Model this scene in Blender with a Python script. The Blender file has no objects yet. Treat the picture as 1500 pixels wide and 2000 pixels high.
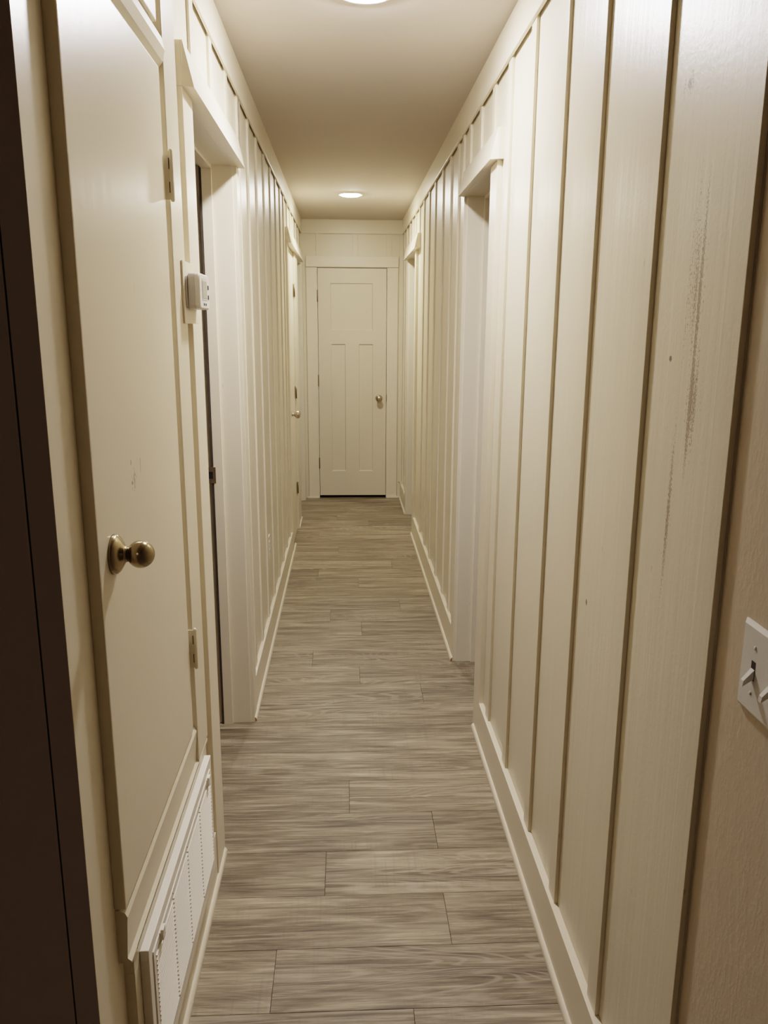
import bpy, bmesh, math, random
from mathutils import Vector, Matrix
random.seed(7)
C = bpy.context.scene.collection

# ------------------------------------------------------------------ materials
def new_mat(name):
    m = bpy.data.materials.new(name); m.use_nodes = True
    nt = m.node_tree; nt.nodes.clear()
    out = nt.nodes.new('ShaderNodeOutputMaterial'); b = nt.nodes.new('ShaderNodeBsdfPrincipled')
    nt.links.new(b.outputs[0], out.inputs[0])
    return m, nt, b

def N(nt, kind, **kw):
    n = nt.nodes.new(kind)
    for k, v in kw.items():
        if k in n.inputs.keys(): n.inputs[k].default_value = v
        else: setattr(n, k, v)
    return n

def mapped(nt, scale, loc=(0, 0, 0)):
    g = N(nt, 'ShaderNodeNewGeometry'); mp = N(nt, 'ShaderNodeMapping')
    mp.inputs['Scale'].default_value = scale; mp.inputs['Location'].default_value = loc
    nt.links.new(g.outputs['Position'], mp.inputs['Vector'])
    return mp.outputs[0]

def noise(nt, vec, scale=1, detail=4, rough=.5, dist=0):
    n = N(nt, 'ShaderNodeTexNoise'); n.inputs['Scale'].default_value = scale
    n.inputs['Detail'].default_value = detail; n.inputs['Roughness'].default_value = rough
    n.inputs['Distortion'].default_value = dist
    nt.links.new(vec, n.inputs['Vector']); return n.outputs['Fac']

def ramp(nt, fac, stops):
    r = N(nt, 'ShaderNodeValToRGB'); e = r.color_ramp.elements
    while len(e) < len(stops): e.new(.5)
    for el, (p, c) in zip(e, stops):
        el.position = p; el.color = (c[0], c[1], c[2], 1) if isinstance(c, tuple) else (c, c, c, 1)
    nt.links.new(fac, r.inputs[0]); return r.outputs[0]

def mathn(nt, op, a, b=None, clamp=False):
    n = N(nt, 'ShaderNodeMath', operation=op); n.use_clamp = clamp
    for i, v in enumerate((a, b)):
        if v is None: continue
        if isinstance(v, (int, float)): n.inputs[i].default_value = v
        else: nt.links.new(v, n.inputs[i])
    return n.outputs[0]

def mixc(nt, fac, a, b, mode='MIX'):
    n = N(nt, 'ShaderNodeMix', data_type='RGBA', blend_type=mode)
    for i, v in ((0, fac), (6, a), (7, b)):
        if isinstance(v, (int, float)): n.inputs[i].default_value = v
        elif isinstance(v, tuple): n.inputs[i].default_value = (*v, 1)
        else: nt.links.new(v, n.inputs[i])
    return n.outputs[2]

def bump(nt, b, h, strength, dist):
    bn = N(nt, 'ShaderNodeBump'); bn.inputs['Strength'].default_value = strength; bn.inputs['Distance'].default_value = dist
    nt.links.new(h, bn.inputs['Height']); nt.links.new(bn.outputs[0], b.inputs['Normal']); return bn

def paint(name, col, rough=.33, bs=.25, spec=.5, patches=None, vscale=(55, 55, 2.0)):
    m, nt, b = new_mat(name)
    n1 = noise(nt, mapped(nt, vscale), 1, 4, .6)           # brush / grain lines along z
    n2 = noise(nt, mapped(nt, (3, 3, 1.2)), 1, 3)
    n3 = noise(nt, mapped(nt, (1, 1, 1)), 120, 2)
    c = mixc(nt, n2, tuple(v * .95 for v in col), tuple(min(1, v * 1.04) for v in col))
    h = mathn(nt, 'ADD', mathn(nt, 'MULTIPLY', n1, .7), mathn(nt, 'MULTIPLY', n3, .35))
    # small random chips
    vo = N(nt, 'ShaderNodeTexVoronoi'); vo.inputs['Scale'].default_value = 1.0; nt.links.new(mapped(nt, (14, 14, 5)), vo.inputs['Vector'])
    chip = mathn(nt, 'LESS_THAN', vo.outputs['Distance'], .035)
    c = mixc(nt, mathn(nt, 'MULTIPLY', chip, .35), c, tuple(v * .45 for v in col))
    if patches:
        g = N(nt, 'ShaderNodeNewGeometry'); tot = None; crk = None
        for (cx, cy, cz, rx, ry, rz, kind) in patches:
            s = N(nt, 'ShaderNodeVectorMath', operation='SUBTRACT'); nt.links.new(g.outputs['Position'], s.inputs[0]); s.inputs[1].default_value = (cx, cy, cz)
            d = N(nt, 'ShaderNodeVectorMath', operation='DIVIDE'); nt.links.new(s.outputs[0], d.inputs[0]); d.inputs[1].default_value = (rx, ry, rz)
            l = N(nt, 'ShaderNodeVectorMath', operation='LENGTH'); nt.links.new(d.outputs[0], l.inputs[0])
            v = mathn(nt, 'SUBTRACT', 1, l.outputs['Value'], True)
            if kind == 'tear': tot = v if tot is None else mathn(nt, 'MAXIMUM', tot, v)
            else: crk = v if crk is None else mathn(nt, 'MAXIMUM', crk, v)
        tn = noise(nt, mapped(nt, (420, 420, 190), (1, 2, 3)), 1, 2, .6)
        streak = noise(nt, mapped(nt, (70, 70, 1.0), (5, 2, 3)), 1, 2, .5)
        t = mathn(nt, 'MULTIPLY', mathn(nt, 'GREATER_THAN', mathn(nt, 'ADD', mathn(nt, 'MULTIPLY', mathn(nt, 'MULTIPLY', tn, streak), 2.0), mathn(nt, 'MULTIPLY', tot, .40)), .86), mathn(nt, 'MULTIPLY', tot, 2.2, True))
        c = mixc(nt, mathn(nt, 'MULTIPLY', t, .70), c, (.20, .13, .075))
        h = mathn(nt, 'SUBTRACT', h, mathn(nt, 'MULTIPLY', t, 3.0))
        if crk is not None:
            cn = noise(nt, mapped(nt, (220, 220, 120)), 1, 2, .6)
            k = mathn(nt, 'GREATER_THAN', mathn(nt, 'ADD', crk, mathn(nt, 'MULTIPLY', cn, .7)), .80)
            k = mathn(nt, 'MULTIPLY', k, mathn(nt, 'GREATER_THAN', crk, .02))
            c = mixc(nt, mathn(nt, 'MULTIPLY', k, .8), c, (.035, .022, .016))
            h = mathn(nt, 'SUBTRACT', h, mathn(nt, 'MULTIPLY', k, 4.0))
    ridge = noise(nt, mapped(nt, (26, 26, .35), (3, 1, 2)), 1, 2, .5)
    h = mathn(nt, 'ADD', h, mathn(nt, 'MULTIPLY', ridge, 1.6 if patches else .8))
    nt.links.new(c, b.inputs['Base Color'])
    b.inputs['Roughness'].default_value = rough; b.inputs['Specular IOR Level'].default_value = spec
    bump(nt, b, h, bs, .0025)
    return m

CREAM = (.72, .645, .49)
M = {}
M['panel'] = paint('painted_panel_boards', CREAM, .35, .22, .45)
PATCH = [(.512, 1.19, 1.58, .05, .055, .26, 'tear'), (.512, 1.17, 1.42, .05, .05, .15, 'tear'), (.512, 1.22, 1.24, .05, .03, .25, 'tear'),
         (.512, 1.275, 1.875, .05, .022, .035, 'tear'), (.512, 1.25, 1.366, .05, .02, .014, 'tear'), (.512, 1.536, 1.50, .05, .012, .03, 'tear'),
         (.512, 1.275, 1.877, .03, .012, .012, 'crack'), (.512, 1.605, .953, .03, .010, .011, 'crack'),
         (.512, 1.262, 1.477, .03, .009, .008, 'crack'), (.512, 3.905, 2.10, .03, .02, .025, 'crack'), (.512, 3.905, 2.2, .03, .012, .07, 'tear')]
M['panel_right'] = paint('painted_panel_boards_with_knots', CREAM, .35, .30, .45, PATCH)
M['trim'] = paint('painted_trim', (.75, .67, .52), .34, .12, .5)
M['cabinet'] = paint('painted_cupboard', (.73, .655, .50), .30, .10, .5, patches=[(-.36, 1.405, 1.285, .02, .0022, .026, 'crack'), (-.36, 1.345, 1.30, .02, .004, .010, 'crack'), (-.36, 1.345, 1.265, .02, .005, .006, 'crack'), (-.36, 1.36, 1.27, .02, .05, .04, 'tear')], vscale=(30, 30, 6))
M['doorpaint'] = paint('painted_door', (.70, .62, .475), .38, .08, .5)
M['grille'] = paint('white_enamel', (.90, .85, .75), .30, .03, .5)

def simple(name, col, rough, metal=0, bs=0, scale=300):
    m, nt, b = new_mat(name)
    n = noise(nt, mapped(nt, (1, 1, 1)), scale, 3)
    nt.links.new(mixc(nt, n, tuple(v * .93 for v in col), tuple(min(1, v * 1.05) for v in col)), b.inputs['Base Color'])
    b.inputs['Roughness'].default_value = rough; b.inputs['Metallic'].default_value = metal
    if bs: bump(nt, b, n, bs, .002)
    return m
M['ceiling'] = simple('flat_ceiling_paint', (.60, .545, .49), .85, 0, .12, 160)
M['black'] = simple('black_gap', (.006, .005, .004), .9)
M['dark'] = simple('dark_slot', (.05, .035, .025), .7)
M['plastic'] = simple('white_plastic', (.76, .72, .66), .35)
M['plastic_grey'] = simple('grey_plastic', (.60, .56, .52), .42)
M['lcd'] = simple('lcd_glass', (.36, .37, .31), .18)
M['brass'] = simple('antique_brass', (.34, .275, .17), .22, 1)
M['nickel'] = simple('satin_nickel', (.52, .46, .37), .3, 1)
M['bronze'] = simple('aged_bronze', (.26, .20, .12), .45, .8)
M['raw_wood'] = simple('raw_end_grain', (.36, .20, .10), .8)
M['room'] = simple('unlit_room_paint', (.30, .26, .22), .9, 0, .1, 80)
M['entry'] = paint('shade_tinted_entry_panel', (.42, .345, .31), .5, .15, .3)  # cream panelling in shade: the shade is mixed into this darker brown colour

def drywall():
    m, nt, b = new_mat('orange_peel_drywall')
    n1 = noise(nt, mapped(nt, (1, 1, .55)), 75, 3, .55); n2 = noise(nt, mapped(nt, (1, 1, 1)), 6, 2)
    blob = ramp(nt, n1, [(.42, 0.), (.62, 1.)])
    nt.links.new(mixc(nt, n2, (.57, .475, .34), (.61, .51, .37)), b.inputs['Base Color'])
    b.inputs['Roughness'].default_value = .45; bump(nt, b, blob, .09, .003); return m
M['drywall'] = drywall()

def floor_mat():
    m, nt, b = new_mat('grey_oak_vinyl_plank')
    uv = N(nt, 'ShaderNodeUVMap', uv_map='seed'); sp = N(nt, 'ShaderNodeSeparateXYZ'); nt.links.new(uv.outputs[0], sp.inputs[0])
    g = N(nt, 'ShaderNodeNewGeometry')
    cb = N(nt, 'ShaderNodeCombineXYZ'); nt.links.new(mathn(nt, 'MULTIPLY', sp.outputs[0], 13.7), cb.inputs[0])
    nt.links.new(mathn(nt, 'MULTIPLY', sp.outputs[0], 5.3), cb.inputs[1]); nt.links.new(mathn(nt, 'MULTIPLY', sp.outputs[0], 31.0), cb.inputs[2])
    ad = N(nt, 'ShaderNodeVectorMath', operation='ADD'); nt.links.new(g.outputs['Position'], ad.inputs[0]); nt.links.new(cb.outputs[0], ad.inputs[1])
    def mp(s):
        q = N(nt, 'ShaderNodeMapping'); q.inputs['Scale'].default_value = s; nt.links.new(ad.outputs[0], q.inputs['Vector']); return q.outputs[0]
    broad = noise(nt, mp((1.3, 11, 1)), 1, 4, .55, 1.6)
    fine = noise(nt, mp((5, 110, 1)), 1, 6, .7, .5)
    # cathedral growth rings: thin contours of a stretched noise
    ring = noise(nt, mp((.9, 6.5, 1)), 1, 1.5, .4, .6)
    saw = mathn(nt, 'SINE', mathn(nt, 'MULTIPLY', ring, 210)); ringl = ramp(nt, saw, [(.25, 0.), (.95, 1.)])
    rmask = ramp(nt, noise(nt, mp((1.1, 4, 1)), 1, 2), [(.48, 0.), (.62, 1.)])
    knots = ramp(nt, noise(nt, mp((5, 22, 1)), 1, 2, .5, 1), [(.64, 0.), (.76, 1.)])
    col = ramp(nt, broad, [(.34, (.080, .057, .034)), (.45, (.155, .117, .073)), (.54, (.265, .212, .140)), (.66, (.44, .370, .255))])
    col = mixc(nt, .52, col, ramp(nt, fine, [(.37, (.078, .057, .034)), (.50, (.21, .166, .108)), (.63, (.48, .405, .285))]))
    f = mathn(nt, 'MULTIPLY', mathn(nt, 'MULTIPLY', ringl, rmask), .45)
    col = mixc(nt, f, col, (.42, .36, .275))
    col = mixc(nt, mathn(nt, 'MULTIPLY', knots, .45), col, (.13, .10, .066))
    # faint cross-cut saw marks
    cm = ramp(nt, noise(nt, mp((130, 3, 1)), 1, 2), [(.52, 0.), (.68, 1.)])
    cmm = ramp(nt, noise(nt, mp((3.5, 8, 1), ), 1, 2), [(.48, 0.), (.62, 1.)])
    col = mixc(nt, mathn(nt, 'MULTIPLY', mathn(nt, 'MULTIPLY', cm, cmm), .22), col, (.13, .105, .075))
    tint = N(nt, 'ShaderNodeHueSaturation'); nt.links.new(col, tint.inputs['Color'])
    nt.links.new(mathn(nt, 'ADD', mathn(nt, 'MULTIPLY', sp.outputs[1], .24), .84), tint.inputs['Value'])
    nt.links.new(tint.outputs[0], b.inputs['Base Color'])
    b.inputs['Roughness'].default_value = .48; b.inputs['Specular IOR Level'].default_value = .4
    bump(nt, b, fine, .12, .0015); return m
M['floor'] = floor_mat()

def emis(name, col, s):
    m, nt, b = new_mat(name)
    b.inputs['Base Color'].default_value = (.9, .9, .9, 1); b.inputs['Emission Color'].default_value = (*col, 1); b.inputs['Emission Strength'].default_value = s
    return m

# ------------------------------------------------------------------ mesh builder
class MB:
    def __init__(s): s.bm = bmesh.new()
    def box(s, a, b, bev=0):
        x0, y0, z0 = [min(p, q) for p, q in zip(a, b)]; x1, y1, z1 = [max(p, q) for p, q in zip(a, b)]
        t = bmesh.new()
        vs = [t.verts.new(p) for p in ((x0, y0, z0), (x1, y0, z0), (x1, y1, z0), (x0, y1, z0), (x0, y0, z1), (x1, y0, z1), (x1, y1, z1), (x0, y1, z1))]
        for f in ((0, 3, 2, 1), (4, 5, 6, 7), (0, 1, 5, 4), (1, 2, 6, 5), (2, 3, 7, 6), (3, 0, 4, 7)): t.faces.new([vs[i] for i in f])
        if bev: bmesh.ops.bevel(t, geom=list(t.edges), offset=bev, segments=2, profile=.6, affect='EDGES')
        s.join(t); return s
    def join(s, t):
        me = bpy.data.meshes.new('tmp'); t.to_mesh(me); t.free(); s.bm.from_mesh(me); bpy.data.meshes.remove(me)
    def prism(s, prof, y0, y1, axis='y'):
        """prof: list of (a,b) swept along axis. y: (x,z); x: (y,z); z: (x,y)."""
        def P(a, b, t): return {'y': (a, t, b), 'x': (t, a, b), 'z': (a, b, t)}[axis]
        t = bmesh.new(); A = [t.verts.new(P(a, b, y0)) for a, b in prof]; B = [t.verts.new(P(a, b, y1)) for a, b in prof]; n = len(prof)
        t.faces.new(A); t.faces.new(B[::-1])
        for i in range(n): t.faces.new([A[i], B[i], B[(i + 1) % n], A[(i + 1) % n]])
        bmesh.ops.recalc_face_normals(t, faces=t.faces); s.join(t); return s
    def hull(s, A, B):
        """two matching loops of 3-D points joined by side faces"""
        t = bmesh.new(); A = [t.verts.new(p) for p in A]; B = [t.verts.new(p) for p in B]; n = len(A)
        t.faces.new(A); t.faces.new(B[::-1])
        for i in range(n): t.faces.new([A[i], B[i], B[(i + 1) % n], A[(i + 1) % n]])
        bmesh.ops.recalc_face_normals(t, faces=t.faces); s.join(t); return s
    def lathe(s, prof, centre, axis, seg=40):
        """prof: (r,h) from base outward along axis"""
        ax = Vector(axis).normalized(); u = ax.orthogonal().normalized(); v = ax.cross(u); c = Vector(centre)
        t = bmesh.new(); rings = []
        for r, h in prof:
            rings.append([t.verts.new(c + ax * h + (u * math.cos(a) + v * math.sin(a)) * max(r, 1e-5)) for a in [2 * math.pi * i / seg for i in range(seg)]])
        for A, B in zip(rings, rings[1:]):
            for i in range(seg): t.faces.new([A[i], A[(i + 1) % seg], B[(i + 1) % seg], B[i]])
        t.faces.new(rings[0][::-1]); t.faces.new(rings[-1])
        bmesh.ops.recalc_face_normals(t, faces=t.faces)
        for f in t.faces: f.smooth = True
        s.join(t); return s

def wloc(o):
    p = Vector((0, 0, 0))
    while o: p += o.location; o = o.parent
    return p

def obj(name, mb, mat, parent=None, smooth=False):
    me = bpy.data.meshes.new(name)
    if parent is None:
        xs = [v.co for v in mb.bm.verts]
        o0 = Vector(((min(p.x for p in xs) + max(p.x for p in xs)) / 2, (min(p.y for p in xs) + max(p.y for p in xs)) / 2, min(p.z for p in xs)))
    else: o0 = wloc(parent)
    bmesh.ops.translate(mb.bm, verts=mb.bm.verts, vec=-o0)
    mb.bm.to_mesh(me); mb.bm.free(); me.materials.append(mat)
    o = bpy.data.objects.new(name, me); C.objects.link(o)
    if parent is None: o.location = o0
    else: o.parent = parent
    return o

def tag(o, label, cat, group=None, structure=False):
    o['label'] = label; o['category'] = cat
    if group: o['group'] = group
    if structure: o['kind'] = 'structure'
    return o
def empty(name, loc, label, cat, group=None, structure=False):
    o = bpy.data.objects.new(name, None); C.objects.link(o); o.location = loc; o.empty_display_size = .05
    return tag(o, label, cat, group, structure)
def bx(a, b, bev=0): return MB().box(a, b, bev)

# ------------------------------------------------------------------ dimensions
LB, LBT, LC, LS = -.384, -.376, -.366, -.358      # left: board, batten, casing/base, shoe
RB, RBT, RC, RS = .512, .503, .494, .484          # right
D = 7.246; CZ = 2.43; BZ = .15; CRZ = 2.315
HZ0, HZ1 = 2.055, 2.150                           # door headers
T = .13                                           # wall thickness

# ------------------------------------------------------------------ floor: individual planks in one mesh
def build_floor():
    bm = bmesh.new(); uvl = bm.loops.layers.uv.new('seed')
    W = .192; L = 1.22; g = .0009
    known = {-1: .148, 0: -.18, 1: .262, 2: -.065, 3: .27, 4: .005, 8: .32, 9: .057, 10: -.162, 12: .077, 13: -.09, 14: .30, 16: .073, 17: -.18, 18: .298, 20: -.056, 22: -.205, 24: .18, 25: -.076}
    rnd = random.Random(3)
    for k in range(-24, 31):
        y0 = 1.533 + W * k; y1 = y0 + W
        if y0 > D: break
        y1 = min(y1, D + .3)
        j = known.get(k, .56 + rnd.random() * .25)
        xs = sorted([j + L * i for i in range(-3, 3)])
        for a, b in zip(xs, xs[1:]):
            s, t = rnd.random(), rnd.random()
            z0, z1 = -.0015, 0.
            o = [(a, y0), (b, y0), (b, y1), (a, y1)]
            e = .0006
            i_ = [(a + g, y0 + g), (b - g, y0 + g), (b - g, y1 - g), (a + g, y1 - g)]
            top = [bm.verts.new((x, y, z1)) for x, y in i_]
            low = [bm.verts.new((x, y, z0)) for x, y in [(a + g * .3, y0 + g * .3), (b - g * .3, y0 + g * .3), (b - g * .3, y1 - g * .3), (a + g * .3, y1 - g * .3)]]
            fs = [bm.faces.new(top)]
            for q in range(4): fs.append(bm.faces.new([low[q], low[(q + 1) % 4], top[(q + 1) % 4], top[q]]))
            for f in fs:
                for lp in f.loops: lp[uvl].uv = (s, t)
    # subfloor showing as a dark line in the joints
    sv = [bm.verts.new(p) for p in ((-3.6, -3.2, -.0016), (3.0, -3.2, -.0016), (3.0, D + .3, -.0016), (-3.6, D + .3, -.0016))]
    f = bm.faces.new(sv); f.material_index = 1
    me = bpy.data.meshes.new('floor'); bm.to_mesh(me); bm.free()
    me.materials.append(M['floor']); me.materials.append(M['black'])
    o = bpy.data.objects.new('floor', me); C.objects.link(o)
    tag(o, 'grey-brown wood-look plank floor with planks laid across the hallway', 'floor', structure=True)
build_floor()

# ------------------------------------------------------------------ ceiling, walls
tag(obj('ceiling', bx((-3.6, -3.2, CZ), (3.0, D + .3, CZ + .1)), M['ceiling']), 'smooth off-white hallway ceiling between the two panelled walls', 'ceiling', structure=True)

def segments(x0, x1, y0, y1, openings, ztop=CZ, zo=2.075):
    mb = MB(); y = y0
    for a, b in openings:
        mb.box((x0, y, 0), (x1, a, ztop)); mb.box((x0, a, zo), (x1, b, ztop)); y = b
    mb.box((x0, y, 0), (x1, y1, ztop)); return mb
J = .018
L1a, L1b = 2.130, 2.925
L3a, L3b = 6.45, 7.13
R1a, R1b = 2.880, 3.490
R2a, R2b = 5.900, 6.545
wl = obj('wall_left', segments(LB - T, LB, 1.039, D, [(L1a - J, L1b + J), (L3a - J, L3b + J)]), M['panel'])
tag(wl, 'left hallway wall of cream painted boards with narrow battens', 'wall', structure=True)
wr = obj('wall_right', segments(RB, RB + T, 1.022, D, [(R1a - J, R1b + J), (R2a - J, R2b + J)]), M['panel_right'])
tag(wr, 'right hallway wall of cream painted boards with narrow battens and rough knots', 'wall', structure=True)
wb = obj('wall_back', MB().box((-.6, D, 2.05), (.75, D + T, CZ)).box((-.6, D, 0), (-.255, D + T, 2.05)).box((.38, D, 0), (.75, D + T, 2.05)).box((-.7, D + T, 0), (.8, D + T + .05, 2.4)), M['panel'])
tag(wb, 'short end wall of painted boards around the closed door at the end', 'wall', structure=True)
dw = obj('wall_right_near', bx((.5135, -3.2, 0), (.70, 1.0215, CZ)), M['drywall'])
tag(dw, 'tan orange-peel textured wall with the light switch, nearest on the right', 'wall', structure=True)
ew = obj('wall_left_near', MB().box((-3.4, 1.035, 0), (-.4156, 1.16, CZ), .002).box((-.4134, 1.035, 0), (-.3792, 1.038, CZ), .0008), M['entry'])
tag(ew, 'unlit cream panelled wall, its shade coloured in as dark brown, with one black seam at the left edge', 'wall', structure=True)
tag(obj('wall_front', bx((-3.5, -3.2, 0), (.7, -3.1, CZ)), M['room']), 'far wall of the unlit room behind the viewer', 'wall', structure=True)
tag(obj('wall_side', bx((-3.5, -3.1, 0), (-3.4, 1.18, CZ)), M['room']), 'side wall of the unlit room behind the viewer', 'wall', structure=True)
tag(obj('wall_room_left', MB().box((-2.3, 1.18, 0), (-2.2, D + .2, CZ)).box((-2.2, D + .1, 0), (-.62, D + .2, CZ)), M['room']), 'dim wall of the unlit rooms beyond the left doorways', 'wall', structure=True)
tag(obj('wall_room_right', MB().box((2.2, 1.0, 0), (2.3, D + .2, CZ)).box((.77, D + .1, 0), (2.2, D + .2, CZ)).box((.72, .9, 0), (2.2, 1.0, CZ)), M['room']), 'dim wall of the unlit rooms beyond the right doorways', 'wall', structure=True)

obj('seam', bx((-.4160, 1.0362, 0), (-.4130, 1.0372, CZ)), M['black'], ew)
# battens
def batten(parent, xf, xb, y, z0, z1, w=.052, mat='panel'):
    y += random.uniform(-.002, .002)
    obj('batten', bx((xf, y, z0), (xb, y + w, z1), .0012), M[mat], parent)
for y in (1.024, 1.350, 1.677, 1.968, 2.297, 2.612): batten(wr, RBT, RB, y, BZ if y > 1.1 else 0, CRZ + .012, .055)
for y in (3.762, 4.026, 4.350, 4.700, 5.022, 5.353): batten(wr, RBT, RB, y, BZ, CRZ + .012)
for y in (2.885, 3.155, 3.42, 3.60): batten(wr, RBT, RB, y, HZ1 - .003 if y < 3.5 else BZ, CRZ + .012, .05)
for y in (5.66, 5.95, 6.25, 6.50, 6.80, 7.08): batten(wr, RBT, RB, y, HZ1 - .003 if y < 6.6 else BZ, CRZ + .012, .05)
for y in (3.118, 3.402, 3.712, 4.035, 4.355, 4.668, 4.980, 5.250): batten(wl, LBT, LB, y, BZ, CRZ + .012)
for y in (2.195, 2.490, 2.795, 3.085): batten(wl, LBT, LB, y, HZ1 - .003 if y < 3 else 2.15, CRZ + .012, .05)
for y in (1.90,): batten(wl, LBT, LB, y, 2.16, CRZ + .012, .07)
for y in (5.55, 5.86, 6.18, 6.55, 6.86): batten(wl, LBT, LB, y, HZ1 - .003, CRZ + .012, .05)
for x in (-.250, .068, .360): obj('batten', bx((x, D - .008, 2.128), (x + .044, D, CRZ + .012), .001), M['panel'], wb)
for x in (.478,): obj('batten', bx((x, D - .008, BZ), (x + .03, D, CRZ + .012), .001), M['panel'], wb)

# crown boards
def crown(name, a, b, label):
    tag(obj(name, bx(a, b, .002), M['trim']), label, 'trim', structure=True)
crown('trim_1', (LBT - .001, 1.039, CRZ), (LBT + .007, D - .018, CZ), 'flat cream board under the ceiling along the left wall')
crown('trim_2', (RBT + .001, 1.022, CRZ), (RBT - .009, D - .018, CZ), 'flat cream board under the ceiling along the right wall')
crown('trim_3', (LBT, D - .018, CRZ), (RBT, D - .008, CZ), 'flat cream board under the ceiling above the end door')

# baseboards with quarter-round shoe
def base(name, side, y0, y1, label, endgrain=None):
    xf, xb, xs = (LC - .002, LB, LS) if side < 0 else (RC, RB, RS)
    o = tag(obj(name, bx((xf, y0, 0), (xb, y1, BZ), .0015), M['trim']), label, 'baseboard', structure=True)
    return o
def shoe(parent, side, y0, y1, end=None):
    xf, xs = (LC - .002, LS) if side < 0 else (RC, RS)
    w = abs(xs - xf); h = .017; n = 7
    prof = [(xf, 0), (xs, 0)] + [(xf + (xs - xf) * math.cos(a), .004 + (h - .004) * math.sin(a)) for a in [math.pi / 2 * i / n for i in range(0, n + 1)]]
    s = obj('shoe_moulding', MB().prism(prof, y0, y1), M['trim'], parent)
    if end is not None:
        obj('cut_end', MB().prism([(xf + (a - xf) * .97, .0003 + b * .97) for a, b in prof], end - .0006, end), M['raw_wood'], parent)
b1 = base('baseboard_left_near', -1, 1.10, 2.000, 'cream baseboard on the left under the air return grille'); shoe(b1, -1, 1.10, 2.118)
b2 = base('baseboard_left', -1, 3.012, 5.378, 'long cream baseboard along the left wall beyond the first doorway'); shoe(b2, -1, 2.935, 5.60, 2.935)
b3 = base('baseboard_right_near', 1, 1.022, 2.756, 'long cream baseboard along the near right wall'); shoe(b3, 1, 1.022, 2.855)
b4 = base('baseboard_right', 1, 3.572, 5.80, 'cream baseboard along the right wall between its two doorways'); shoe(b4, 1, 3.495, 5.885, 3.495)
b5 = base('baseboard_right_far', 1, 6.635, D - .0, 'short cream baseboard on the right just before the end door'); shoe(b5, 1, 6.56, D - .02)

# ------------------------------------------------------------------ doorways (casing, header, jamb, stop)
def doorway(name, side, y0, ya, yb, y1, hy0, hy1, label, far_only=False, plate=False):
    """y0..ya near casing, ya..yb opening, yb..y1 far casing"""
    xf, xb = (LC, LB) if side < 0 else (RC, RB); s = -side      # s: direction to hall
    r = empty(name, ((xf + xb) / 2, (ya + yb) / 2, 0), label, 'doorway', structure=True)
    obj('casing', bx((xf, y0, 0), (xb, ya - .004, HZ0), .0015), M['trim'], r)
    obj('casing', bx((xf, yb + .004, 0), (xb, y1, HZ0), .0015), M['trim'], r)
    # header: flat board with a tapered face, thin at the top and proud at the bottom
    xt, xo = xf + s * .004, xf + s * .025
    hm = MB().box((xb, hy0, HZ0), (xf, hy1, HZ1), .001)
    e = .006
    hm.hull([(xf, hy0 + .001, HZ0), (xo, hy0 + .001 + e * 2, HZ0), (xt, hy0 + .001, HZ1), (xf, hy0 + .001, HZ1)],
            [(xf, hy1 - .001, HZ0), (xo, hy1 - .001, HZ0), (xt, hy1 - .001, HZ1), (xf, hy1 - .001, HZ1)])
    obj('header', hm, M['trim'], r)
    d = -s                                                       # direction into the wall
    xa, xw = xb - d * .004, xb + d * T
    jm = MB()
    jm.box((xa, ya - J, 0), (xw, ya, 2.072), .001).box((xa, yb, 0), (xw, yb + J, 2.072), .001).box((xa, ya - J, 2.057), (xw, yb + J, 2.0745), .001)
    obj('jamb', jm, M['trim'], r)
    x1, x2 = xb + d * .066, xb + d * .100
    obj('door_stop', MB().box((x1, yb - .011, 0), (x2, yb, 2.057), .001).box((x1, ya, 0), (x2, ya + .011, 2.057), .001).box((x1, ya + .011, 2.046), (x2, yb - .011, 2.057), .001), M['trim'], r)
    obj('weather_gap', bx((x2, yb - .010, 0), (x2 + d * .0075, yb - .0004, 2.056)), M['dark'], r)
    if plate:
        xp0, xp1 = xb + d * .092, xb + d * .128
        pm = bx((xp0, yb - .0125, .965), (xp1, yb - .0105, 1.025), .0005)
        p = obj('strike_plate', pm, M['bronze'], r); p['label'] = 'dark bronze strike plate'
        obj('latch_hole', bx((xp0 + d * .010, yb - .0131, .983), (xp1 - d * .010, yb - .0121, 1.008)), M['black'], p)
    return r
doorway('door_1', -1, 2.002, L1a, L1b, 3.012, 2.002, 2.965, 'first open doorway on the left, just past the thermostat', plate=True)
doorway('door_2', 1, 2.756, R1a, R1b, 3.572, 2.735, 3.50, 'near open doorway on the right wall')
doorway('door_3', 1, 5.80, R2a, R2b, 6.635, 5.62, 6.70, 'far open doorway on the right, beside the end door')

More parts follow.
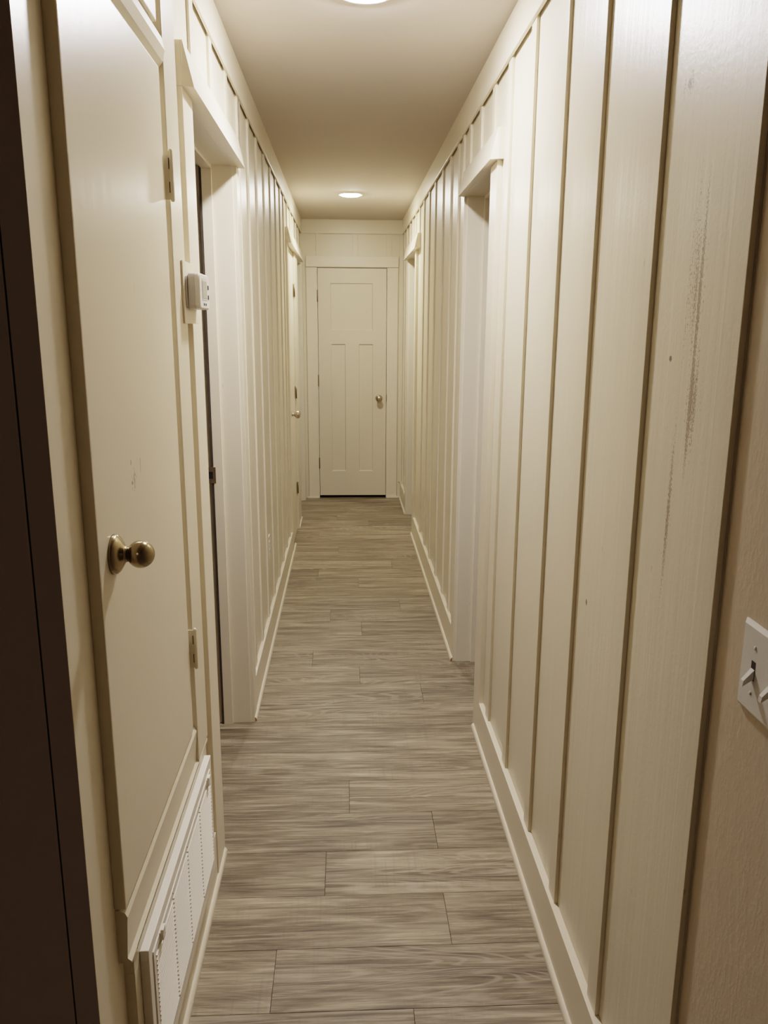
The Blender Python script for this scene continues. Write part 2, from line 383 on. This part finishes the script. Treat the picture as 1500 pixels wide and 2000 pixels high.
# far left: closet door + doorway under one header
def far_left():
    r = empty('door_4', (LC, 5.8, 0), 'narrow closet door with round knob at the far end of the left wall', 'door', structure=True)
    obj('casing', bx((LC, 5.378, 0), (LB, 5.462, HZ0), .0015), M['trim'], r)
    obj('casing', bx((LC, 6.072, 0), (LB, 6.446, HZ0), .0015), M['trim'], r)
    lf = obj('door_leaf', bx((LB + .006, 5.466, .012), (LB - .001, 6.066, HZ0 - .004), .001), M['trim'], r)
    for z in (1.79, 1.055, .33):
        obj('hinge', MB().box((LB + .0055, 6.028, z - .045), (LB + .0095, 6.066, z + .045), .0008).lathe([(.0045, 0), (.0045, .09)], (LB + .016, 6.068, z - .045), (0, 0, 1), 12), M['bronze'], lf)
    obj('door_knob', MB().lathe([(.030, 0), (.030, .003), (.024, .008), (.012, .011), (.010, .022), (.014, .028), (.0235, .037), (.0275, .048), (.0255, .058), (.016, .065), (.004, .067)], (LB + .006, 5.53, .945), (1, 0, 0), 32), M['nickel'], lf)
    hm = MB().box((LB, 5.378, HZ0), (LC, 6.95, HZ1), .001)
    hm.hull([(LC, 5.379, HZ0), (LC + .025, 5.391, HZ0), (LC + .004, 5.379, HZ1), (LC, 5.379, HZ1)], [(LC, 6.949, HZ0), (LC + .025, 6.949, HZ0), (LC + .004, 6.949, HZ1), (LC, 6.949, HZ1)])
    obj('header', hm, M['trim'], r)
    s = MB().prism([(LC, 0), (LS, 0), (LS, .006), (LS - .002, .012), (LC, .017)], 6.10, 6.44)
    obj('shoe_moulding', s, M['trim'], r)
    r2 = empty('door_5', (LC, 6.8, 0), 'open doorway on the left nearest the end door', 'doorway', structure=True)
    d = -1; xw = LB - T
    obj('jamb', MB().box((LB + .004, L3a - J + .002, 0), (xw, L3a, 2.072), .001).box((LB + .004, L3b, 0), (xw, L3b + J, 2.072), .001).box((LB + .004, L3a - J, 2.057), (xw, L3b + J, 2.0745), .001), M['trim'], r2)
    obj('casing', bx((LC, L3b + .004, 0), (LB, 7.226, HZ0), .0015), M['trim'], r2)
    x1, x2 = LB - .066, LB - .10
    obj('door_stop', MB().box((x1, L3b - .011, 0), (x2, L3b, 2.057), .001).box((x1, L3a, 0), (x2, L3a + .011, 2.057), .001), M['trim'], r2)
far_left()

# ------------------------------------------------------------------ end door
def panel_door():
    x0, x1, z0, z1 = -.237, .362, .026, 2.032; yf = D - .004; yb = D + .031
    r = empty('door_6', ((x0 + x1) / 2, D, 0), 'closed cream three-panel door with round knob at the end of the hallway', 'door', structure=True)
    P = [(-.128, .242, 1.509, 1.906), (-.126, .001, .250, 1.388), (.120, .245, .250, 1.388)]
    # door slab as cells, with recessed panels
    xs = sorted(set([x0, x1] + [p for q in P for p in q[:2]])); zs = sorted(set([z0, z1] + [p for q in P for p in q[2:]]))
    bm = bmesh.new(); rec = .009; sl = .006
    def inside(a, b, c, d):
        return any(p[0] - 1e-6 <= a and b <= p[1] + 1e-6 and p[2] - 1e-6 <= c and d <= p[3] + 1e-6 for p in P)
    for a, b in zip(xs, xs[1:]):
        for c, d in zip(zs, zs[1:]):
            if not inside(a, b, c, d): bm.faces.new([bm.verts.new(p) for p in ((a, yf, c), (b, yf, c), (b, yf, d), (a, yf, d))])
    for a, b, c, d in P:
        O = [(a, yf, c), (b, yf, c), (b, yf, d), (a, yf, d)]; I = [(a + sl, yf + rec, c + sl), (b - sl, yf + rec, c + sl), (b - sl, yf + rec, d - sl), (a + sl, yf + rec, d - sl)]
        for i in range(4): bm.faces.new([bm.verts.new(p) for p in (O[i], O[(i + 1) % 4], I[(i + 1) % 4], I[i])])
        bm.faces.new([bm.verts.new(p) for p in I])
    for f in (((x0, yf, z0), (x0, yf, z1), (x0, yb, z1), (x0, yb, z0)), ((x1, yf, z0), (x1, yb, z0), (x1, yb, z1), (x1, yf, z1)), ((x0, yf, z1), (x1, yf, z1), (x1, yb, z1), (x0, yb, z1)), ((x0, yf, z0), (x0, yb, z0), (x1, yb, z0), (x1, yf, z0)), ((x0, yb, z0), (x0, yb, z1), (x1, yb, z1), (x1, yb, z0))):
        bm.faces.new([bm.verts.new(p) for p in f])
    bmesh.ops.remove_doubles(bm, verts=bm.verts, dist=1e-5); bmesh.ops.recalc_face_normals(bm, faces=bm.faces)
    mb = MB(); mb.bm.free(); mb.bm = bm
    leaf = obj('door_leaf', mb, M['doorpaint'], r)
    for z in (1.80, 1.07, .325):
        obj('hinge', MB().lathe([(.0048, 0), (.0056, .002), (.0056, .098), (.0048, .10)], (x0 - .003, D - .010, z - .05), (0, 0, 1), 12), M['bronze'], leaf)
    obj('door_knob', MB().lathe([(.032, 0), (.032, .003), (.025, .008), (.012, .012), (.0105, .024), (.015, .030), (.025, .040), (.0285, .050), (.026, .060), (.016, .067), (.003, .069)], (.299, yf, .912), (0, -1, 0), 36), M['nickel'], leaf)
    obj('latch_edge', bx((x1 + .0005, D - .012, .885), (x1 + .006, D - .002, .945)), M['bronze'], leaf)
    # frame: jamb in the wall and casing
    g = .004
    obj('jamb', MB().box((x0 - g - .016, D - .003, 0), (x0 - g, D + T, 2.05)).box((x1 + g, D - .003, 0), (x1 + g + .014, D + T, 2.05)).box((x0 - g, D - .003, z1 + g), (x1 + g, D + T, 2.052)), M['trim'], r)
    obj('casing', bx((-.337, D - .018, 0), (x0 - .008, D, 2.037), .0015), M['trim'], r)
    obj('casing', bx((x1 + .008, D - .018, 0), (.463, D, 2.037), .0015), M['trim'], r)
    obj('header', bx((-.338, D - .021, 2.040), (.465, D, 2.130), .0015), M['trim'], r)
    obj('shoe_moulding', MB().box((-.352, D - .030, 0), (-.247, D - .018, .017), .003).box((.372, D - .030, 0), (RS, D - .018, .017), .003), M['trim'], r)
    obj('threshold_gap', bx((x0 - g, D + .02, 0.0005), (x1 + g, D + .10, z0 + .02)), M['black'], r)
panel_door()

# ------------------------------------------------------------------ built-in cupboard (left foreground)
tag(obj('trim_4', MB().box((LB + .0005, 1.0355, 0), (-.379, 1.88, .4735)).box((-.3795, 1.165, BZ), (-.3614, 1.862, .4545), .0008), M['cabinet']), 'cream board surround behind the low white air return grille', 'trim', structure=True)
def cupboard():
    XF = -.360; XP = -.379
    r = empty('built_in_cupboard', (-.372, 1.45, 0), 'cream painted built-in cupboard in the left wall with brass knob, above the air return grille', 'cupboard')
    # face frame: recessed near stile, proud far stile
    obj('near_stile', bx((LB + .0005, 1.0355, .4735), (XP, 1.764, CRZ)), M['cabinet'], r)
    obj('far_stile', bx((-.357, 1.766, .505), (LB + .0005, 1.889, CRZ + .002), .0025), M['cabinet'], r)
    d = obj('lower_door', bx((XF, 1.140, .600), (XP - .001, 1.733, 2.016), .003), M['cabinet'], r)
    kc = (XF, 1.212, 1.178)
    ball = [(.0216 * math.cos(math.radians(t)), .0415 + .0212 * math.sin(math.radians(t))) for t in range(-62, 88, 10)]
    k = obj('door_knob', MB().lathe([(.0315, 0), (.0318, .003), (.0305, .0065), (.0265, .0105), (.0195, .0145), (.0145, .0175), (.0122, .0195), (.0116, .0235)], kc, (1, 0, 0), 56)
        .lathe([(.0098, .018)] + ball + [(.001, .0627)], kc, (1, 0, 0), 56), M['brass'], d)
    k['label'] = 'antique brass round door knob'
    obj('set_screw', MB().lathe([(.0030, 0), (.0030, .0012)], (XF + .0135, 1.2005, 1.1745), (.35, -1, 0), 14), M['black'], d)
    for z in (1.820, .800):
        h = MB().box((-.3640, 1.7445, z - .046), (-.3475, 1.7480, z + .046), .0008)
        h.lathe([(.0020, 0), (.0038, .002), (.0042, .004), (.0042, .096), (.0038, .098), (.0020, .100)], (-.3485, 1.7475, z - .050), (0, 0, 1), 16)
        hh = obj('hinge', h, M['cabinet'], d)
        for q in (.012, -.033): obj('hinge_slot', bx((-.3535, 1.7436, z + q), (-.3520, 1.7446, z + q + .021)), M['black'], hh)
    # rails with a bevelled top edge and a small ledge, mitred against the far stile
    def rail(z0, z1, name, y0, y1):
        prof = [(XP, z0), (-.359, z0), (-.359, z0 + .004), (-.3665, z0 + .006), (-.3665, z0 + (z1 - z0) * .45), (-.3655, z1 - .022), (-.372, z1 - .004), (-.376, z1), (XP, z1)]
        obj(name, MB().prism(prof, y0, y1), M['cabinet'], r)
    # lower rail: upper face tucked under the door, sloping out to the lip
    obj('lower_rail', MB().prism([(XP, .497), (-.3575, .497), (-.3575, .500), (-.3640, .506), (-.3600, .575), (-.3590, .584), (-.3630, .592), (-.372, .596), (XP, .596)], 1.142, 1.765)
        .prism([(XP, .493), (-.3575, .493), (-.3575, .500), (XP, .502)], 1.178, 1.884), M['cabinet'], r)
    # cove block under the rail (its profile shows at the near end)
    cv = [(XP, .455), (-.3616, .455), (-.3616, .4955)] + [(-.3655 - .0175 * math.sin(a), .474 + .0215 * math.cos(a)) for a in [math.pi / 2 * i / 6 for i in range(7)]] + [(XP, .474)]
    obj('cove_block', MB().prism(cv, 1.165, 1.884), M['cabinet'], r)
    obj('upper_rail', MB().prism([(XP, 2.022), (-.368, 2.022), (-.3585, 2.034), (-.3535, 2.055), (-.3585, 2.078), (-.368, 2.090), (XP, 2.090)], 1.10, 1.7655), M['cabinet'], r)
    u = obj('upper_door', bx((XF, 1.140, 2.094), (XP - .001, 1.733, CRZ - .004), .003), M['cabinet'], r)
cupboard()

# ------------------------------------------------------------------ return air grille
def grille():
    x0, xf = -.3612, -.3455; y0, y1, z0, z1 = 1.198, 1.852, .151, .470
    r = empty('air_return_grille', (-.36, (y0 + y1) / 2, z0), 'white louvred air return grille low on the left wall below the cupboard', 'vent')
    f = MB(); b = .030
    f.box((x0, y0, z0), (xf, y1, z0 + b), .0015).box((x0, y0, z1 - .022), (xf, y1, z1), .0015).box((x0, y0, z0 + b), (xf, y0 + .022, z1 - .022), .0015).box((x0, y1 - .022, z0 + b), (xf, y1, z1 - .022), .0015)
    obj('frame', f, M['grille'], r)
    iy0, iy1, iz0, iz1 = y0 + .022, y1 - .022, z0 + b, z1 - .022
    inner = MB(); xi = xf + .002; w = .016
    inner.box((x0, iy0 + .002, iz1 - w), (xi, iy1 - .002, iz1 - .002), .001).box((x0, iy0 + .002, iz0 + .002), (xi, iy1 - .002, iz0 + w), .001)
    inner.box((x0, iy0 + .002, iz0 + w), (xi, iy0 + w, iz1 - w), .001).box((x0, iy1 - w, iz0 + w), (xi, iy1 - .002, iz1 - w), .001)
    obj('inner_frame', inner, M['grille'], r)
    obj('dark_backing', bx((x0 - .0005, iy0, iz0), (x0 + .002, iy1, iz1)), M['dark'], r)
    ly0, ly1 = iy0 + w, iy1 - w; lz0, lz1 = iz0 + w, iz1 - w
    divs = [ly0 + (ly1 - ly0) * k / 4 for k in range(5)]
    n = 24
    for k in range(4):
        a, c = divs[k] + (.0025 if k else 0), divs[k + 1] - (.0025 if k < 3 else 0)
        mb = MB()
        for i in range(n):
            z = lz0 + (lz1 - lz0) * (i + .5) / n; h = (lz1 - lz0) / n
            mb.prism([(xi + .0022, z), (xi + .0022, z - .0008), (xi - .0050, z - h * .98), (xi - .0085, z - h * .98), (xi - .0085, z + .0006)], a, c)
        obj('louvre_panel', mb, M['grille'], r)
    for y in divs[1:-1]:
        obj('divider', bx((x0, y - .0022, lz0), (xi - .006, y + .0022, lz1)), M['plastic_grey'], r)
        obj('screw', MB().lathe([(.0022, 0), (.0012, .0015)], (xi - .0005, y, iz1 - .008), (1, 0, 0), 12), M['bronze'], r)
    for y in (iy0 + .055, iy1 - .05):
        obj('latch_tab', MB().box((xi - .001, y - .009, iz1 - .016), (xi + .007, y + .009, iz1 - .001), .001).box((xi + .002, y - .009, iz1 - .002), (xi + .0075, y + .009, iz1 + .006), .001), M['grille'], r)
grille()

# ------------------------------------------------------------------ thermostat on its backing block
tag(obj('mounting_block', MB().box((-.3525, 1.836, 1.530), (-.3567, 2.0005, 1.664), .0008).box((-.3560, 1.8905, 1.530), (LB, 2.0005, 1.664)), M['trim']), 'small cream wood block behind the thermostat', 'block')
def rbox(mb, x0, x1, y0, y1, z0, z1, r, seg=6, taper=0):
    def loop(x, e):
        pts = []
        for cy, cz, a0 in ((y1 - r, z1 - r, 0), (y0 + r, z1 - r, 90), (y0 + r, z0 + r, 180), (y1 - r, z0 + r, 270)):
            for i in range(seg + 1):
                a = math.radians(a0 + 90 * i / seg); pts.append((x, cy + (r - e) * math.cos(a), cz + (r - e) * math.sin(a)))
        return pts
    return mb.hull(loop(x0, 0), loop(x1, taper))
def thermostat():
    x = -.3523; y0, y1, z0, z1 = 1.856, 1.984, 1.562, 1.640
    r = empty('thermostat', (x, (y0 + y1) / 2, z0), 'small white wall thermostat with lcd screen beside the first left doorway', 'thermostat')
    m = MB(); rbox(m, x, x + .004, y0 - .004, y1 - .006, z0 + .004, z1 - .006, .010); obj('wall_plate', m, M['plastic_grey'], r)
    m = MB(); rbox(m, x + .0055, x + .020, y0, y1, z0, z1, .012); m.box((x + .003, y0 + .004, z0 + .006), (x + .007, y1 - .01, z1 - .008)); obj('body', m, M['plastic_grey'], r)
    m = MB(); rbox(m, x + .0203, x + .028, y0, y1, z0, z1, .014); rbox(m, x + .028, x + .031, y0 + .0002, y1 - .0002, z0 + .0002, z1 - .0002, .014, taper=.003); cv = obj('front_cover', m, M['plastic'], r)
    xf = x + .031
    m = MB(); rbox(m, xf - .0005, xf + .0008, y0 + .028, y0 + .092, z0 + .020, z1 - .010, .006)
    obj('screen_bezel', m, M['plastic_grey'], cv)
    obj('screen', bx((xf + .0006, y0 + .033, z0 + .024), (xf + .0013, y0 + .086, z1 - .016)), M['lcd'], cv)
    for yy in (y0 + .048, y0 + .072): obj('button', MB().lathe([(.0032, 0), (.0032, .0012), (.002, .0018)], (xf - .0002, yy, z0 + .011), (1, 0, 0), 14), M['dark'], cv)
    for zz in (z0 + .050, z0 + .028): obj('button', bx((xf - .0002, y1 - .024, zz - .005), (xf + .0016, y1 - .016, zz + .005), .0006), M['dark'], cv)
thermostat()

# ------------------------------------------------------------------ light switch, outlet
def switch():
    x = .5133; ya, yb, z0, z1 = .829, .945, 1.047, 1.164
    r = empty('light_switch', (x, (ya + yb) / 2, z0), 'white two-gang toggle switch plate on the tan textured wall', 'light switch')
    m = MB().box((x, ya, z0), (x - .0025, yb, z1), .0008)
    m.hull([(x - .0025, ya + .0005, z0 + .0005), (x - .0025, yb - .0005, z0 + .0005), (x - .0025, yb - .0005, z1 - .0005), (x - .0025, ya + .0005, z1 - .0005)],
           [(x - .006, ya + .005, z0 + .005), (x - .006, yb - .005, z0 + .005), (x - .006, yb - .005, z1 - .005), (x - .006, ya + .005, z1 - .005)])
    p = obj('plate', m, M['plastic'], r)
    for yy in (.910, .864):
        obj('slot', bx((x - .0064, yy - .0048, 1.093), (x - .0055, yy + .0048, 1.118)), M['dark'], p)
        obj('toggle', MB().hull([(x - .0055, yy - .0042, 1.096), (x - .0055, yy + .0042, 1.096), (x - .0055, yy + .0042, 1.109), (x - .0055, yy - .0042, 1.109)],
            [(x - .0195, yy - .0034, 1.086), (x - .0195, yy + .0034, 1.086), (x - .0185, yy + .0034, 1.0935), (x - .0185, yy - .0034, 1.0935)]), M['plastic'], r)
        for zz in (1.0755, 1.1355): obj('screw', MB().lathe([(.0030, 0), (.0026, .0010)], (x - .0058, yy, zz), (-1, 0, 0), 16), M['plastic_grey'], p)
switch()
def outlet():
    x = LB; yc, zc = 3.83, .47
    r = empty('wall_outlet', (x, yc, zc - .058), 'small cream wall outlet low between battens on the left wall', 'outlet')
    p = obj('plate', bx((x, yc - .036, zc - .058), (x + .006, yc + .036, zc + .058), .002), M['plastic'], r)
    for z in (zc - .02, zc + .02):
        m = MB(); rbox(m, x + .006, x + .0075, yc - .017, yc + .017, z - .014, z + .014, .009); s = obj('socket', m, M['plastic'], r)
        obj('socket_slot', MB().box((x + .0072, yc - .009, z - .004), (x + .0079, yc - .007, z + .005)).box((x + .0072, yc + .007, z - .004), (x + .0079, yc + .009, z + .005)), M['dark'], s)
outlet()

# ------------------------------------------------------------------ ceiling lights
def lamp(x, y, col, s, label):
    r = empty('ceiling_light', (x, y, CZ), label, 'ceiling light', 'flush round ceiling lights')
    obj('trim_ring', MB().lathe([(.090, 0), (.090, .003), (.086, .007), (.072, .008), (.070, .004), (.070, .0)], (x, y, CZ), (0, 0, -1), 64), M['plastic'], r)
    m = emis('led_lens', col, s)
    obj('lens', MB().lathe([(.0715, .001), (.0715, .006), (.062, .0115), (.045, .0145), (.022, .0160), (.002, .0163)], (x, y, CZ), (0, 0, -1), 64), m, r)
    return r
lamp(.06, 2.466, (1.0, .945, .955), 170, 'round white ceiling light glowing at the top edge, nearest the viewer')
lamp(.042, 5.90, (1.0, .935, .80), 130, 'round white ceiling light glowing near the end door')

# unseen warm fill light, added behind the viewer to brighten the near walls
la = bpy.data.lights.new('fill_light', 'AREA'); la.shape = 'DISK'; la.size = .5; la.energy = 2.0; la.color = (1, .82, .62)
lo = bpy.data.objects.new('fill_light', la); C.objects.link(lo); lo.location = (-1.2, -2.2, 2.38)

# ------------------------------------------------------------------ world and camera
w = bpy.data.worlds.new('world'); bpy.context.scene.world = w; w.use_nodes = True
w.node_tree.nodes['Background'].inputs[0].default_value = (1, .85, .7, 1); w.node_tree.nodes['Background'].inputs[1].default_value = .02

yaw, pitch, roll, f, H = 0.04833, -0.22468, -0.00529, 1564.1, 1.5203
cam = bpy.data.cameras.new('camera'); co = bpy.data.objects.new('camera', cam); C.objects.link(co)
fw = Vector((math.sin(yaw) * math.cos(pitch), math.cos(yaw) * math.cos(pitch), math.sin(pitch)))
rt = fw.cross(Vector((0, 0, 1))).normalized(); dn = fw.cross(rt)
c, s = math.cos(roll), math.sin(roll)
r2 = c * rt + s * dn; d2 = -s * rt + c * dn
mt = Matrix((r2, -d2, -fw)).transposed().to_4x4(); mt.translation = Vector((0, 0, H)); co.matrix_world = mt
cam.sensor_fit = 'AUTO'; cam.sensor_width = 36; cam.lens = f / 2000 * 36; cam.clip_start = .02
bpy.context.scene.camera = co
vs = bpy.context.scene.view_settings
vs.view_transform = 'Filmic'; vs.look = 'Medium High Contrast'; vs.exposure = 1.83; vs.gamma = 1.05
